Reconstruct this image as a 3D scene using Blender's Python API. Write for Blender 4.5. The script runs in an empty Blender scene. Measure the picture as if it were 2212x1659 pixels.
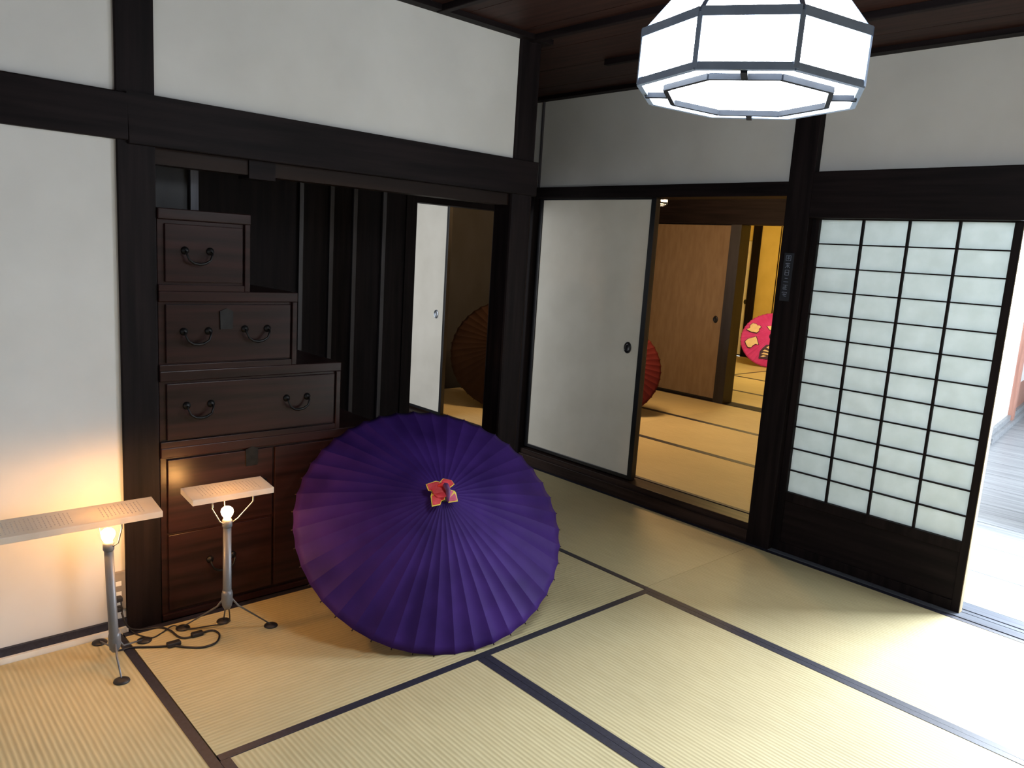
import bpy, bmesh, math, random
from mathutils import Vector, Matrix
random.seed(7)
C = bpy.context.scene.collection
PI = math.pi

# ------------------------------------------------------------------ camera
cam_d = bpy.data.cameras.new('camera')
cam_d.sensor_fit = 'HORIZONTAL'; cam_d.sensor_width = 36.0
cam_d.lens = 36.0 * 1678.95 / 2212.0
cam_d.clip_start = 0.02; cam_d.clip_end = 100
cam = bpy.data.objects.new('camera', cam_d); C.objects.link(cam)
yaw, pitch, roll = 0.8262991598531115, 0.16892895497152355, 0.06329557298569377
fw = Vector((-math.sin(yaw) * math.cos(pitch), math.cos(yaw) * math.cos(pitch), -math.sin(pitch)))
r0 = Vector((math.cos(yaw), math.sin(yaw), 0)); u0 = r0.cross(fw)
rt = math.cos(roll) * r0 + math.sin(roll) * u0
up = -math.sin(roll) * r0 + math.cos(roll) * u0
cam.matrix_world = Matrix(((rt.x, up.x, -fw.x, 0), (rt.y, up.y, -fw.y, 0), (rt.z, up.z, -fw.z, 1.4), (0, 0, 0, 1)))
bpy.context.scene.camera = cam

# ------------------------------------------------------------------ world, daylight, exposure
sc = bpy.context.scene
sc.view_settings.view_transform = 'Standard'; sc.view_settings.look = 'None'
sc.view_settings.gamma = 1.0; sc.view_settings.exposure = 0.0
sc.view_settings.use_curve_mapping = False
w = bpy.data.worlds.new('World'); sc.world = w; w.use_nodes = True
w.node_tree.nodes['Background'].inputs[0].default_value = (0.80, 0.90, 1.0, 1)
w.node_tree.nodes['Background'].inputs[1].default_value = 2.0

def area(name, loc, direction, sx, sy, power, color, spread=PI):
    l = bpy.data.lights.new(name, 'AREA'); l.shape = 'RECTANGLE'; l.size = sx; l.size_y = sy
    l.energy = power; l.color = color; l.spread = spread
    o = bpy.data.objects.new(name, l); C.objects.link(o); o.location = loc
    o.rotation_euler = Vector(direction).to_track_quat('-Z', 'Y').to_euler()
    return o
# daylight through the far window of the veranda corridor, through the entrance window of the side room
area('veranda_daylight', (-0.27, 5.20, 1.48), (0, -1, 0), 1.30, 1.42, 530, (0.84, 0.94, 1.06))
area('corridor_daylight', (-0.96, 7.4, 1.2), (-1, 0, 0), 3.8, 1.9, 140, (0.84, 0.93, 1.05))
area('rear_fill', (-0.9, -1.10, 1.05), (0, 1, 0), 2.6, 1.2, 12, (0.9, 0.96, 1.04))  # added fill light from behind the camera; the window there is sealed
area('side_room_daylight', (-5.2, 1.12, 1.3), (0, 1, 0), 2.0, 1.6, 44, (0.94, 0.97, 1.0))

LAMP_COOL = ((0.88, 0.95, 1.0), 27.0)
LAMP_WARM = ((1.0, 0.60, 0.26), 62.0)
BULB = ((1.0, 0.48, 0.14), 290.0)

# ------------------------------------------------------------------ materials
def nodes(name):
    m = bpy.data.materials.new(name); m.use_nodes = True
    nt = m.node_tree; b = nt.nodes['Principled BSDF']
    return m, nt, b
def setp(b, **k):
    for a, v in k.items():
        b.inputs[a.replace('_', ' ')].default_value = v
def noisy(name, c1, c2, scale=(8, 8, 8), rough=0.7, bump=0.0, detail=4, spec=0.5, bdist=0.002, nscale=1.0, contrast=(0.35, 0.65), metal=0.0, trans=None):
    m, nt, b = nodes(name); L = nt.links
    tc = nt.nodes.new('ShaderNodeTexCoord'); mp = nt.nodes.new('ShaderNodeMapping')
    mp.inputs['Scale'].default_value = scale
    n = nt.nodes.new('ShaderNodeTexNoise'); n.inputs['Scale'].default_value = nscale; n.inputs['Detail'].default_value = detail
    r = nt.nodes.new('ShaderNodeValToRGB')
    r.color_ramp.elements[0].color = (*c1, 1); r.color_ramp.elements[1].color = (*c2, 1)
    r.color_ramp.elements[0].position, r.color_ramp.elements[1].position = contrast
    L.new(tc.outputs['Object'], mp.inputs[0]); L.new(mp.outputs[0], n.inputs['Vector'])
    L.new(n.outputs['Fac'], r.inputs[0]); L.new(r.outputs[0], b.inputs['Base Color'])
    setp(b, Roughness=rough, Metallic=metal); b.inputs['Specular IOR Level'].default_value = spec
    if bump:
        bp = nt.nodes.new('ShaderNodeBump'); bp.inputs['Strength'].default_value = bump; bp.inputs['Distance'].default_value = bdist
        L.new(n.outputs['Fac'], bp.inputs['Height']); L.new(bp.outputs[0], b.inputs['Normal'])
    if trans:
        add_translucent(m, nt, b, r.outputs[0], trans)
    return m
def add_translucent(m, nt, b, colsock, fac, color=None):
    t = nt.nodes.new('ShaderNodeBsdfTranslucent'); mx = nt.nodes.new('ShaderNodeMixShader')
    mx.inputs[0].default_value = fac
    if color: t.inputs[0].default_value = (*color, 1)
    else: nt.links.new(colsock, t.inputs[0])
    nt.links.new(b.outputs[0], mx.inputs[1]); nt.links.new(t.outputs[0], mx.inputs[2])
    nt.links.new(mx.outputs[0], nt.nodes['Material Output'].inputs[0])
def emis(name, col, s, base=(0.8, 0.8, 0.8)):
    m, nt, b = nodes(name)
    b.inputs['Base Color'].default_value = (*base, 1)
    b.inputs['Emission Color'].default_value = (*col, 1); b.inputs['Emission Strength'].default_value = s
    return m
def wood(name, c1, c2, axis=0, rough=0.6, spec=0.11):
    s = [38, 38, 38]; s[axis] = 2.2
    return noisy(name, c1, c2, tuple(s), rough, 0.25, 6, spec, 0.0015)
DK1, DK2 = (0.0045, 0.0030, 0.0036), (0.0125, 0.0080, 0.0088)
W_X = wood('dark_wood_x', DK1, DK2, 0); W_Y = wood('dark_wood_y', DK1, DK2, 1); W_Z = wood('dark_wood_z', DK1, DK2, 2)
W_CEIL = wood('ceiling_wood', (0.020, 0.0085, 0.007), (0.042, 0.018, 0.014), 0, 0.5)
W_CHEST = wood('chest_wood', (0.011, 0.0045, 0.0045), (0.026, 0.0095, 0.009), 1, 0.30, 0.22)
W_SILL = wood('sill_wood', (0.022, 0.014, 0.012), (0.05, 0.031, 0.026), 0, 0.42)
W_PALE = wood('pale_wood', (0.30, 0.24, 0.15), (0.42, 0.34, 0.22), 2, 0.5)
W_RED = wood('reddish_wood', (0.26, 0.13, 0.10), (0.38, 0.20, 0.15), 2, 0.5)
W_BOARD = wood('veranda_boards', (0.17, 0.18, 0.19), (0.27, 0.28, 0.29), 0, 0.33)
W_BROWN = wood('lintel_brown_wood', (0.011, 0.006, 0.0045), (0.020, 0.0105, 0.0075), 1, 0.5)
W_GREY = wood('daylit_post_wood', (0.10, 0.10, 0.115), (0.17, 0.17, 0.19), 2, 0.6)  # grey-blue daylight on the upright, put into the wood colour
PLASTER = noisy('plaster_wall', (0.585, 0.575, 0.55), (0.64, 0.63, 0.605), (3, 3, 3), 0.9, 0.1, 5, 0.2)
PAPER = noisy('fusuma_paper', (0.70, 0.67, 0.59), (0.77, 0.74, 0.66), (4, 4, 4), 0.85, 0.08, 6, 0.2)
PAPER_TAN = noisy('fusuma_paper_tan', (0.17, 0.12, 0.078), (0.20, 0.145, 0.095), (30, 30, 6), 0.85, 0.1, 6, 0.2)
YELLOW = noisy('yellow_wall', (0.62, 0.47, 0.14), (0.70, 0.54, 0.18), (4, 4, 4), 0.9)
DARKWALL = noisy('dark_board_wall', (0.006, 0.008, 0.014), (0.012, 0.015, 0.025), (6, 6, 3), 0.7)
SHOJI = noisy('shoji_paper', (0.64, 0.68, 0.66), (0.70, 0.735, 0.72), (14, 14, 14), 0.8, 0.05, 5, 0.2, trans=0.22)
BLACK = noisy('black_lacquer', (0.006, 0.006, 0.008), (0.012, 0.012, 0.015), (5, 5, 5), 0.3)
IRON = noisy('dark_iron', (0.006, 0.006, 0.007), (0.014, 0.013, 0.013), (40, 40, 40), 0.45, metal=0.6)
STEEL = noisy('grey_metal_paint', (0.13, 0.135, 0.15), (0.18, 0.185, 0.20), (30, 30, 4), 0.42, metal=0.3)
SILVER = noisy('pull_silver', (0.45, 0.5, 0.58), (0.6, 0.64, 0.7), (30, 30, 30), 0.25, metal=1.0)
RING_LAMP = noisy('lamp_ring_darkened', (0.010, 0.012, 0.017), (0.014, 0.017, 0.023), (20, 20, 20), 0.6, spec=0.1)  # same frame, colour darkened so the lamp's light does not wash it out
FRAME_LAMP = noisy('lamp_frame_hazed', (0.24, 0.32, 0.46), (0.29, 0.38, 0.53), (20, 20, 20), 0.5)  # blue-grey frame, lightened by lamp glow put into its colour
CABLE = noisy('black_rubber', (0.010, 0.008, 0.010), (0.02, 0.017, 0.02), (40, 40, 40), 0.5)
ACRYL = noisy('white_board', (0.72, 0.66, 0.58), (0.80, 0.74, 0.66), (10, 10, 10), 0.35, trans=0.5)
INK = noisy('grey_ink', (0.52, 0.46, 0.40), (0.58, 0.52, 0.46), (30, 30, 30), 0.7)
PLATE = noisy('outlet_plate_plastic', (0.22, 0.19, 0.16), (0.27, 0.235, 0.20), (20, 20, 20), 0.4)
WHITE = noisy('white_plastic', (0.72, 0.70, 0.64), (0.8, 0.78, 0.72), (20, 20, 20), 0.4)
GLYPH = noisy('label_lettering', (0.16, 0.19, 0.27), (0.22, 0.25, 0.33), (60, 60, 60), 0.6)
RED_K = noisy('red_paper', (0.50, 0.010, 0.014), (0.68, 0.04, 0.06), (30, 30, 30), 0.6)
YEL_K = noisy('yellow_paper', (0.70, 0.50, 0.03), (0.85, 0.66, 0.10), (30, 30, 30), 0.6)
PUR_K = noisy('purple_cloth', (0.06, 0.010, 0.07), (0.12, 0.02, 0.13), (40, 40, 40), 0.6)
CREAM = noisy('cream_paint', (0.75, 0.60, 0.50), (0.82, 0.68, 0.58), (20, 20, 20), 0.7)
INDIGO = noisy('indigo_paint', (0.03, 0.008, 0.07), (0.05, 0.015, 0.10), (20, 20, 20), 0.6)
HERI = noisy('tatami_border_cloth', (0.010, 0.010, 0.020), (0.020, 0.020, 0.036), (90, 90, 90), 0.55)
LAMP_P = emis('lamp_paper_lit', *LAMP_COOL)
LAMP_W = emis('lamp_paper_warm', *LAMP_WARM)
BULB_M = emis('bulb_glow', *BULB)

def tatami_mat():
    m, nt, b = nodes('tatami_straw'); L = nt.links
    tc = nt.nodes.new('ShaderNodeTexCoord')
    mp = nt.nodes.new('ShaderNodeMapping'); mp.inputs['Scale'].default_value = (6, 60, 6)
    n = nt.nodes.new('ShaderNodeTexNoise'); n.inputs['Scale'].default_value = 2.0; n.inputs['Detail'].default_value = 6
    L.new(tc.outputs['Object'], mp.inputs[0]); L.new(mp.outputs[0], n.inputs['Vector'])
    wv = nt.nodes.new('ShaderNodeTexWave'); wv.bands_direction = 'Y'; wv.inputs['Scale'].default_value = 21
    wv.inputs['Distortion'].default_value = 0.25; wv.inputs['Detail'].default_value = 1
    L.new(tc.outputs['Object'], wv.inputs['Vector'])
    w2 = nt.nodes.new('ShaderNodeTexNoise'); w2.inputs['Scale'].default_value = 1.7; w2.inputs['Detail'].default_value = 3
    L.new(tc.outputs['Object'], w2.inputs['Vector'])
    r = nt.nodes.new('ShaderNodeValToRGB')
    r.color_ramp.elements[0].position = 0.3; r.color_ramp.elements[0].color = (0.50, 0.42, 0.235, 1)
    r.color_ramp.elements[1].position = 0.7; r.color_ramp.elements[1].color = (0.555, 0.475, 0.275, 1)
    L.new(n.outputs['Fac'], r.inputs[0])
    mx = nt.nodes.new('ShaderNodeMix'); mx.data_type = 'RGBA'; mx.blend_type = 'MULTIPLY'; mx.inputs[0].default_value = 1
    rr = nt.nodes.new('ShaderNodeMapRange'); rr.inputs[3].default_value = 0.88; rr.inputs[4].default_value = 1.0
    L.new(wv.outputs['Fac'], rr.inputs[0]); L.new(r.outputs[0], mx.inputs[6]); L.new(rr.outputs[0], mx.inputs[7])
    m2 = nt.nodes.new('ShaderNodeMix'); m2.data_type = 'RGBA'; m2.blend_type = 'MULTIPLY'; m2.inputs[0].default_value = 1
    r2 = nt.nodes.new('ShaderNodeMapRange'); r2.inputs[1].default_value = 0.3; r2.inputs[2].default_value = 0.7
    r2.inputs[3].default_value = 0.9; r2.inputs[4].default_value = 1.05
    L.new(w2.outputs['Fac'], r2.inputs[0]); L.new(mx.outputs[2], m2.inputs[6]); L.new(r2.outputs[0], m2.inputs[7])
    L.new(m2.outputs[2], b.inputs['Base Color'])
    bp = nt.nodes.new('ShaderNodeBump'); bp.inputs['Strength'].default_value = 0.35; bp.inputs['Distance'].default_value = 0.0015
    L.new(wv.outputs['Fac'], bp.inputs['Height']); L.new(bp.outputs[0], b.inputs['Normal'])
    setp(b, Roughness=0.55); b.inputs['Specular IOR Level'].default_value = 0.35
    return m
TATAMI = tatami_mat()

# ------------------------------------------------------------------ mesh helpers
class MB:
    def __init__(s): s.bm = bmesh.new(); s.mats = []
    def mi(s, m):
        if m not in s.mats: s.mats.append(m)
        return s.mats.index(m)
    def quadbox(s, P, m=None):
        v = [s.bm.verts.new(p) for p in P]
        for f in ((0, 3, 2, 1), (4, 5, 6, 7), (0, 1, 5, 4), (1, 2, 6, 5), (2, 3, 7, 6), (3, 0, 4, 7)):
            fc = s.bm.faces.new([v[i] for i in f])
            if m: fc.material_index = s.mi(m)
    def box(s, lo, hi, m=None):
        x0, y0, z0 = lo; x1, y1, z1 = hi
        s.quadbox([(x0, y0, z0), (x1, y0, z0), (x1, y1, z0), (x0, y1, z0), (x0, y0, z1), (x1, y0, z1), (x1, y1, z1), (x0, y1, z1)], m)
    def tube(s, pts, r, n=10, m=None, closed=False):
        pts = [Vector(p) for p in pts]; rings = []
        rs = r if isinstance(r, (list, tuple)) else [r] * len(pts)
        N = len(pts); prev = None
        for i, p in enumerate(pts):
            if closed: t = pts[(i + 1) % N] - pts[i - 1]
            else: t = pts[min(i + 1, N - 1)] - pts[max(i - 1, 0)]
            t.normalize()
            a = prev - t * prev.dot(t) if prev else t.orthogonal()
            a.normalize(); prev = a; b = t.cross(a)
            rings.append([s.bm.verts.new(p + rs[i] * (math.cos(2 * PI * k / n) * a + math.sin(2 * PI * k / n) * b)) for k in range(n)])
        for i in range(N if closed else N - 1):
            A, B = rings[i], rings[(i + 1) % N]
            for k in range(n):
                f = s.bm.faces.new((A[k], A[(k + 1) % n], B[(k + 1) % n], B[k])); f.smooth = True
                if m: f.material_index = s.mi(m)
        if not closed:
            s.bm.faces.new(list(reversed(rings[0]))); s.bm.faces.new(rings[-1])
    def lathe(s, prof, n=32, c=(0, 0, 0), axis='Z'):
        rings = []
        for r, z in prof:
            ring = []
            for k in range(n):
                a = 2 * PI * k / n; x, y = r * math.cos(a), r * math.sin(a)
                p = {'Z': (x, y, z), 'Y': (x, z, y), 'X': (z, x, y)}[axis]
                ring.append(s.bm.verts.new(Vector(p) + Vector(c)))
            rings.append(ring)
        for A, B in zip(rings, rings[1:]):
            for k in range(n):
                f = s.bm.faces.new((A[k], A[(k + 1) % n], B[(k + 1) % n], B[k])); f.smooth = True
        if prof[0][0] > 1e-5: s.bm.faces.new(list(reversed(rings[0])))
        if prof[-1][0] > 1e-5: s.bm.faces.new(rings[-1])
    def prism(s, poly, z0, z1, fn=None):
        fn = fn or (lambda x, y, z: (x, y, z))
        a = [s.bm.verts.new(fn(x, y, z0)) for x, y in poly]; b = [s.bm.verts.new(fn(x, y, z1)) for x, y in poly]
        s.bm.faces.new(list(reversed(a))); s.bm.faces.new(b)
        n = len(poly)
        for i in range(n): s.bm.faces.new((a[i], a[(i + 1) % n], b[(i + 1) % n], b[i]))
    def build(s, name, mat, parent=None, bevel=0.0, local=False, kind=None, smooth=False):
        bm = s.bm
        bmesh.ops.remove_doubles(bm, verts=bm.verts, dist=1e-6)
        bmesh.ops.recalc_face_normals(bm, faces=bm.faces)
        org = Vector((0, 0, 0))
        if parent:
            if not local:
                p = parent
                while p: org += p.location; p = p.parent
        elif not local:
            xs = [v.co.x for v in bm.verts]; ys = [v.co.y for v in bm.verts]; zs = [v.co.z for v in bm.verts]
            org = Vector(((min(xs) + max(xs)) / 2, (min(ys) + max(ys)) / 2, min(zs)))
        for v in bm.verts: v.co -= org
        if smooth:
            for f in bm.faces: f.smooth = True
        me = bpy.data.meshes.new(name); bm.to_mesh(me); bm.free()
        for m in (s.mats or [mat]): me.materials.append(m)
        o = bpy.data.objects.new(name, me); C.objects.link(o)
        if parent: o.parent = parent
        else: o.location = org
        if bevel:
            b = o.modifiers.new('bevel', 'BEVEL'); b.width = bevel; b.segments = 2; b.limit_method = 'ANGLE'
        if kind: o['kind'] = kind
        return o
def tag(o, label=None, cat=None, group=None, kind=None):
    if label: o['label'] = label
    if cat: o['category'] = cat
    if group: o['group'] = group
    if kind: o['kind'] = kind
    return o
def empty(name, loc, **k):
    o = bpy.data.objects.new(name, None); C.objects.link(o); o.location = loc; o.empty_display_size = 0.1
    return tag(o, **k)
def bx(name, lo, hi, mat, parent=None, bevel=0.0, kind=None):
    b = MB(); b.box(lo, hi); return b.build(name, mat, parent, bevel, kind=kind)
def struct(name, boxes, mat, label, cat, bevel=0.0):
    b = MB()
    for lo, hi in boxes: b.box(lo, hi)
    return tag(b.build(name, mat, None, bevel, kind='structure'), label, cat)

# ------------------------------------------------------------------ floors
struct('floor', [((-3.9, -1.25, -0.10), (1.05, 3.60, -0.034))], W_X, 'dark subfloor beneath the tatami mats of the main room', 'floor')
struct('floor', [((-6.7, 0.9, -0.10), (-3.9, 3.60, -0.004))], W_SILL, 'bare floor of the side room left of the alcove', 'floor')
struct('floor', [((-6.8, 3.68, -0.10), (-2.95, 10.2, 0.064)), ((-2.95, 3.68, -0.10), (-1.95, 6.43, 0.064))], W_X, 'raised subfloor of the two rooms behind the sliding doors', 'floor')
# veranda corridor boards
fl = MB()
for i in range(16):
    y0 = 3.712 + i * 0.45
    fl.box((-1.86 if y0 < 6.1 else -2.9, y0 + 0.004, -0.06), (0.85 if y0 < 5.1 else -0.9, min(y0 + 0.45, 11.2), -0.002))
fl.box((-1.86, 3.71, -0.10), (0.85, 5.3, -0.058)); fl.box((-2.9, 5.3, -0.10), (-0.9, 11.2, -0.058))
tag(fl.build('floor', W_BOARD, None, 0, kind='structure'), 'pale sunlit board floor of the veranda corridor', 'floor')

# ------------------------------------------------------------------ tatami mats
def mat_thing(x0, x1, y0, y1, z, along, heri, label, group='tatami mats on the floor'):
    """along: 'x' or 'y' long direction; heri: cloth on both long edges"""
    cx, cy = (x0 + x1) / 2, (y0 + y1) / 2
    root = empty('tatami_mat', (cx, cy, z - 0.03), label=label, cat='tatami mat', group=group)
    L, Wd = ((x1 - x0), (y1 - y0)) if along == 'x' else ((y1 - y0), (x1 - x0))
    if along == 'y': root.rotation_euler = (0, 0, PI / 2)
    h = 0.029
    b = MB(); b.box((-L / 2 + 0.0008, -Wd / 2 + h, 0), (L / 2 - 0.0008, Wd / 2 - h, 0.03)); b.build('straw_cover', TATAMI, root, local=True)
    for s in (-1, 1):
        b = MB(); a, c = sorted((s * Wd / 2 - s * 0.0006, s * (Wd / 2 - h)))
        b.box((-L / 2 + 0.0008, a, 0), (L / 2 - 0.0008, c, 0.0312)); b.build('border_cloth', HERI, root, local=True)
    return root
mat_thing(-2.735, -1.872, 0.748, 2.604, 0, 'y', 1, 'tatami mat with the purple parasol and a lamp stand on it')
mat_thing(-1.872, -0.03, 1.674, 2.604, 0, 'x', 1, 'pale tatami mat in the foreground, second row from the sliding doors')
mat_thing(-1.872, -0.03, 0.745, 1.674, 0, 'x', 1, 'pale tatami mat at the bottom centre edge of the photo')
mat_thing(-3.72, -1.914, 2.604, 3.512, 0, 'x', 1, 'tatami mat lying along the sill under the white sliding door')
mat_thing(-1.914, -0.06, 2.604, 3.512, 0, 'x', 1, 'tatami mat in front of the shoji, half in bright daylight')
mt = mat_thing(-2.735, -0.9, -0.183, 0.745, 0, 'x', 1, 'tatami mat under the left white wall with one lamp stand')
mat_thing(-0.9, 0.94, -0.183, 0.745, 0, 'x', 1, 'tatami mat beside the photographer, outside the picture', )
mat_thing(-0.03, 0.94, 0.745, 2.604, 0, 'y', 1, 'tatami mat right of the camera, outside the picture')
mat_thing(-0.06, 0.94, 2.604, 3.512, 0, 'y', 1, 'square tatami mat by the veranda opening, outside the picture')
for i, (x0, x1) in enumerate(((-2.735, -0.9), (-0.9, 0.94))):
    mat_thing(x0, x1, -1.11, -0.183, 0, 'x', 1, ['tatami mat behind the camera by the left wall', 'tatami mat behind the camera by the right wall'][i])
k = 0
rows = ['front', 'middle', 'back']
for i, (y0, y1) in enumerate(((3.665, 4.580), (4.580, 5.480), (5.480, 6.395))):
    for j, (x0, x1) in enumerate(((-5.66, -3.81), (-3.81, -1.96))):
        mat_thing(x0, x1, y0, y1, 0.1, 'x', 1, 'tatami mat of the room behind the sliding door, %s row, %s half' % (rows[i], ('left', 'right')[j]), 'tatami mats in the next room')
for i, (x0, x1, y0, y1, al) in enumerate(((-5.02, -3.2, 6.55, 7.23, 'x'), (-5.02, -3.2, 7.23, 8.20, 'x'), (-5.02, -3.2, 8.20, 9.15, 'x'), (-6.55, -5.02, 6.55, 8.20, 'y'), (-6.55, -5.02, 8.20, 10.05, 'y'), (-5.02, -3.2, 9.15, 10.05, 'x'))):
    mat_thing(x0, x1, y0, y1, 0.1, al, 1, 'tatami mat of the yellow far room, ' + ['nearest to its doorway', 'second from its doorway', 'third from its doorway', 'near left corner', 'left of the pink parasol', 'under the pink parasol'][i], 'tatami mats in the yellow room')

# ------------------------------------------------------------------ left wall (x = -2.75)
struct('wall_left', [((-2.87, -1.2, 0.045), (-2.762, 0.768, 1.672)), ((-2.87, -1.2, 1.818), (-2.762, 0.768, 2.345)), ((-2.87, 0.885, 1.818), (-2.762, 2.46, 2.345))],
       PLASTER, 'white plaster left wall divided by dark posts and a beam', 'wall')
struct('baseboard_left', [((-2.87, -1.2, 0.018), (-2.750, 0.768, 0.045))], HERI, 'thin dark strip along the foot of the left wall', 'baseboard')
struct('trim_1', [((-2.87, -1.2, -0.03), (-2.738, 0.768, 0.018))], WHITE, 'thin pale sill strip at the foot of the left wall', 'trim')
struct('trim_2', [((-2.88, 0.768, -0.03), (-2.75, 0.885, 2.36))], W_Z, 'dark wooden post between left wall and step chest', 'post', 0.003)
struct('trim_3', [((-2.88, 2.46, -0.03), (-2.75, 2.59, 2.36))], W_Z, 'dark wooden corner post behind the purple parasol', 'post', 0.012)
struct('trim_4', [((-2.86, -1.2, 1.672), (-2.738, 0.80, 1.818)), ((-2.86, 0.80, 1.662), (-2.738, 2.605, 1.818))], W_Y, 'heavy dark horizontal beam across the left wall', 'beam', 0.004)
struct('trim_5', [((-2.85, 0.885, 1.610), (-2.775, 1.21, 1.662)), ((-2.85, 1.31, 1.610), (-2.775, 2.46, 1.662))], W_BROWN, 'brown grooved lintel under the beam over the step chest', 'lintel')
struct('trim_6', [((-2.86, 1.21, 1.598), (-2.768, 1.31, 1.662))], W_Y, 'dark wooden block set in the lintel above the chest', 'trim')
struct('trim_7', [((-2.88, -1.2, 2.34), (-2.71, 2.62, 2.362))], W_Y, 'dark ceiling moulding along the left wall', 'moulding')
# alcove behind the chest
struct('wall_alcove', [((-3.86, 0.70, -0.03), (-3.74, 2.57, 2.36)), ((-3.74, 0.70, -0.03), (-2.88, 0.80, 2.36))], W_Z, 'dark board wall behind and beside the step chest', 'wall')
bt = MB()
for y in (1.905, 2.078, 2.217, 2.40):
    bt.box((-3.74, y - 0.012, 0.0), (-3.722, y + 0.012, 2.30))
tag(bt.build('trim_8', noisy('batten_lit_wood', (0.03, 0.026, 0.03), (0.05, 0.044, 0.05), (30, 30, 3), 0.5), None, 0.002, kind='structure'), 'thin vertical battens, paler for lit board edges, on the wall behind the chest', 'trim')  # wood colour paler than the boards, painting in their faintly lit edges
struct('trim_9', [((-3.88, 2.55, -0.03), (-3.73, 2.62, 2.36))], W_Z, 'dark jamb left of the bright sliding door strip', 'post')
struct('trim_10', [((-3.90, 3.455, -0.03), (-3.80, 3.60, 2.36))], W_Z, 'dark post between bright door strip and white sliding door', 'post', 0.003)
struct('trim_11', [((-3.90, 2.62, 1.645), (-3.80, 3.455, 1.80))], W_Y, 'dark lintel over the passage left of the corner post', 'lintel')
struct('wall_passage', [((-3.89, 2.62, 1.80), (-3.81, 3.455, 2.36))], DARKWALL, 'dark wall above the passage lintel', 'wall')
struct('trim_12', [((-3.722, 3.543, 0.1), (-3.712, 3.60, 2.36))], noisy('slim_post_wood', (0.04, 0.038, 0.045), (0.065, 0.06, 0.07), (30, 30, 3), 0.5), 'slim dark upright at the left end of the back wall', 'post')

# ------------------------------------------------------------------ back wall (y = 3.55)
struct('wall_back', [((-3.80, 3.556, 1.808), (-1.965, 3.64, 2.345)), ((-1.84, 3.556, 1.848), (0.95, 3.64, 2.345))], PLASTER, 'white plaster upper back wall above the sliding doors', 'wall')
struct('trim_13', [((-1.965, 3.515, -0.03), (-1.838, 3.66, 2.36))], W_Z, 'dark wooden post between doorway and shoji', 'post', 0.003)
struct('trim_14', [((-1.838, 3.505, 1.640), (0.95, 3.66, 1.850))], W_X, 'deep dark beam above the shoji', 'beam', 0.004)
struct('trim_15', [((-3.735, 3.52, 1.742), (-1.965, 3.67, 1.810))], W_X, 'dark lintel above the white sliding door', 'lintel', 0.003)
struct('trim_16', [((-3.80, 3.50, 2.34), (0.95, 3.66, 2.362))], W_X, 'dark ceiling moulding along the back wall', 'moulding')
struct('trim_17', [((-5.72, 3.512, -0.03), (-1.965, 3.535, 0.066)), ((-5.72, 3.527, -0.03), (-1.965, 3.662, 0.098))], W_SILL, 'brown wooden sill step under the sliding doors', 'sill', 0.003)
sl = MB()
for a, b_, z in ((3.513, 3.548, 0.004), (3.548, 3.553, -0.006), (3.553, 3.580, 0.002), (3.580, 3.585, -0.006), (3.585, 3.612, 0.002), (3.612, 3.619, -0.006), (3.619, 3.700, 0.003), (3.700, 3.706, -0.008)):
    sl.box((-1.838, a, -0.05), (0.95, b_, z))
tag(sl.build('trim_18', wood('grooved_sill_wood', (0.065, 0.07, 0.085), (0.10, 0.11, 0.13), 0, 0.45), None, 0, kind='structure'), 'grooved floor track under the shoji and veranda opening', 'sill')
struct('trim_19', [((0.80, 3.515, -0.03), (0.95, 3.66, 2.36))], W_Z, 'dark post at the right end of the back wall', 'post')
struct('trim_31', [((-3.80, 3.505, -0.03), (-3.704, 3.60, 1.80))], W_Z, 'dark jamb at the left edge of the white sliding door', 'post', 0.006)
# part of the back wall line behind the corner
struct('wall_rear', [((-5.80, 3.56, 1.80), (-3.90, 3.66, 2.45))], DARKWALL, 'dark wall above the rear doorway of the side room', 'wall')
struct('trim_20', [((-5.80, 3.52, 1.745), (-3.90, 3.67, 1.80))], W_X, 'lintel above the bright sliding door strip', 'lintel')

# other sides of the main room
struct('wall_right', [((0.95, -1.2, -0.03), (1.05, 3.66, 2.4))], PAPER_TAN, 'plaster wall on the camera side, right', 'wall')
struct('wall_front', [((-2.87, -1.25, -0.03), (-2.5, -1.15, 2.4)), ((0.7, -1.25, -0.03), (1.05, -1.15, 2.4)), ((-2.5, -1.25, 1.98), (0.7, -1.15, 2.4)), ((-2.5, -1.25, -0.03), (0.7, -1.15, 0.4))], PAPER_TAN, 'plaster wall behind the camera with a garden window opening', 'wall')

# ------------------------------------------------------------------ ceilings
ce = MB()
y = -1.2
while y < 3.6:
    ce.box((-3.9, y + 0.002, 2.362), (1.05, min(y + 0.300, 3.66), 2.38)); y += 0.302
ce.box((-3.9, -1.25, 2.378), (1.05, 3.7, 2.42))
tag(ce.build('ceiling', W_CEIL, None, 0, kind='structure'), 'dark brown board ceiling of the main room', 'ceiling')
bt = MB()
for y in (-0.85, -0.40, 0.05, 0.5, 1.0, 1.5, 2.0, 2.52, 3.03):
    bt.box((-2.75, y - 0.015, 2.335), (0.95, y + 0.015, 2.364))
tag(bt.build('trim_21', W_X, None, 0.003, kind='structure'), 'slim dark battens under the board ceiling', 'trim')
struct('trim_22', [((-3.8, 2.545, 2.26), (-2.80, 2.62, 2.364))], W_X, 'dark ceiling beam from the corner post into the alcove', 'beam')
struct('ceiling', [((-6.8, 3.66, 2.48), (-1.9, 6.47, 2.52))], W_CEIL, 'dark ceiling of the room behind the sliding door', 'ceiling')
struct('ceiling', [((-6.8, 6.47, 2.52), (-2.9, 10.2, 2.56))], PLASTER, 'pale ceiling of the yellow far room', 'ceiling')
struct('ceiling', [((-6.7, 0.9, 2.42), (-3.9, 3.6, 2.46))], W_CEIL, 'dark ceiling of the side room', 'ceiling')
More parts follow.
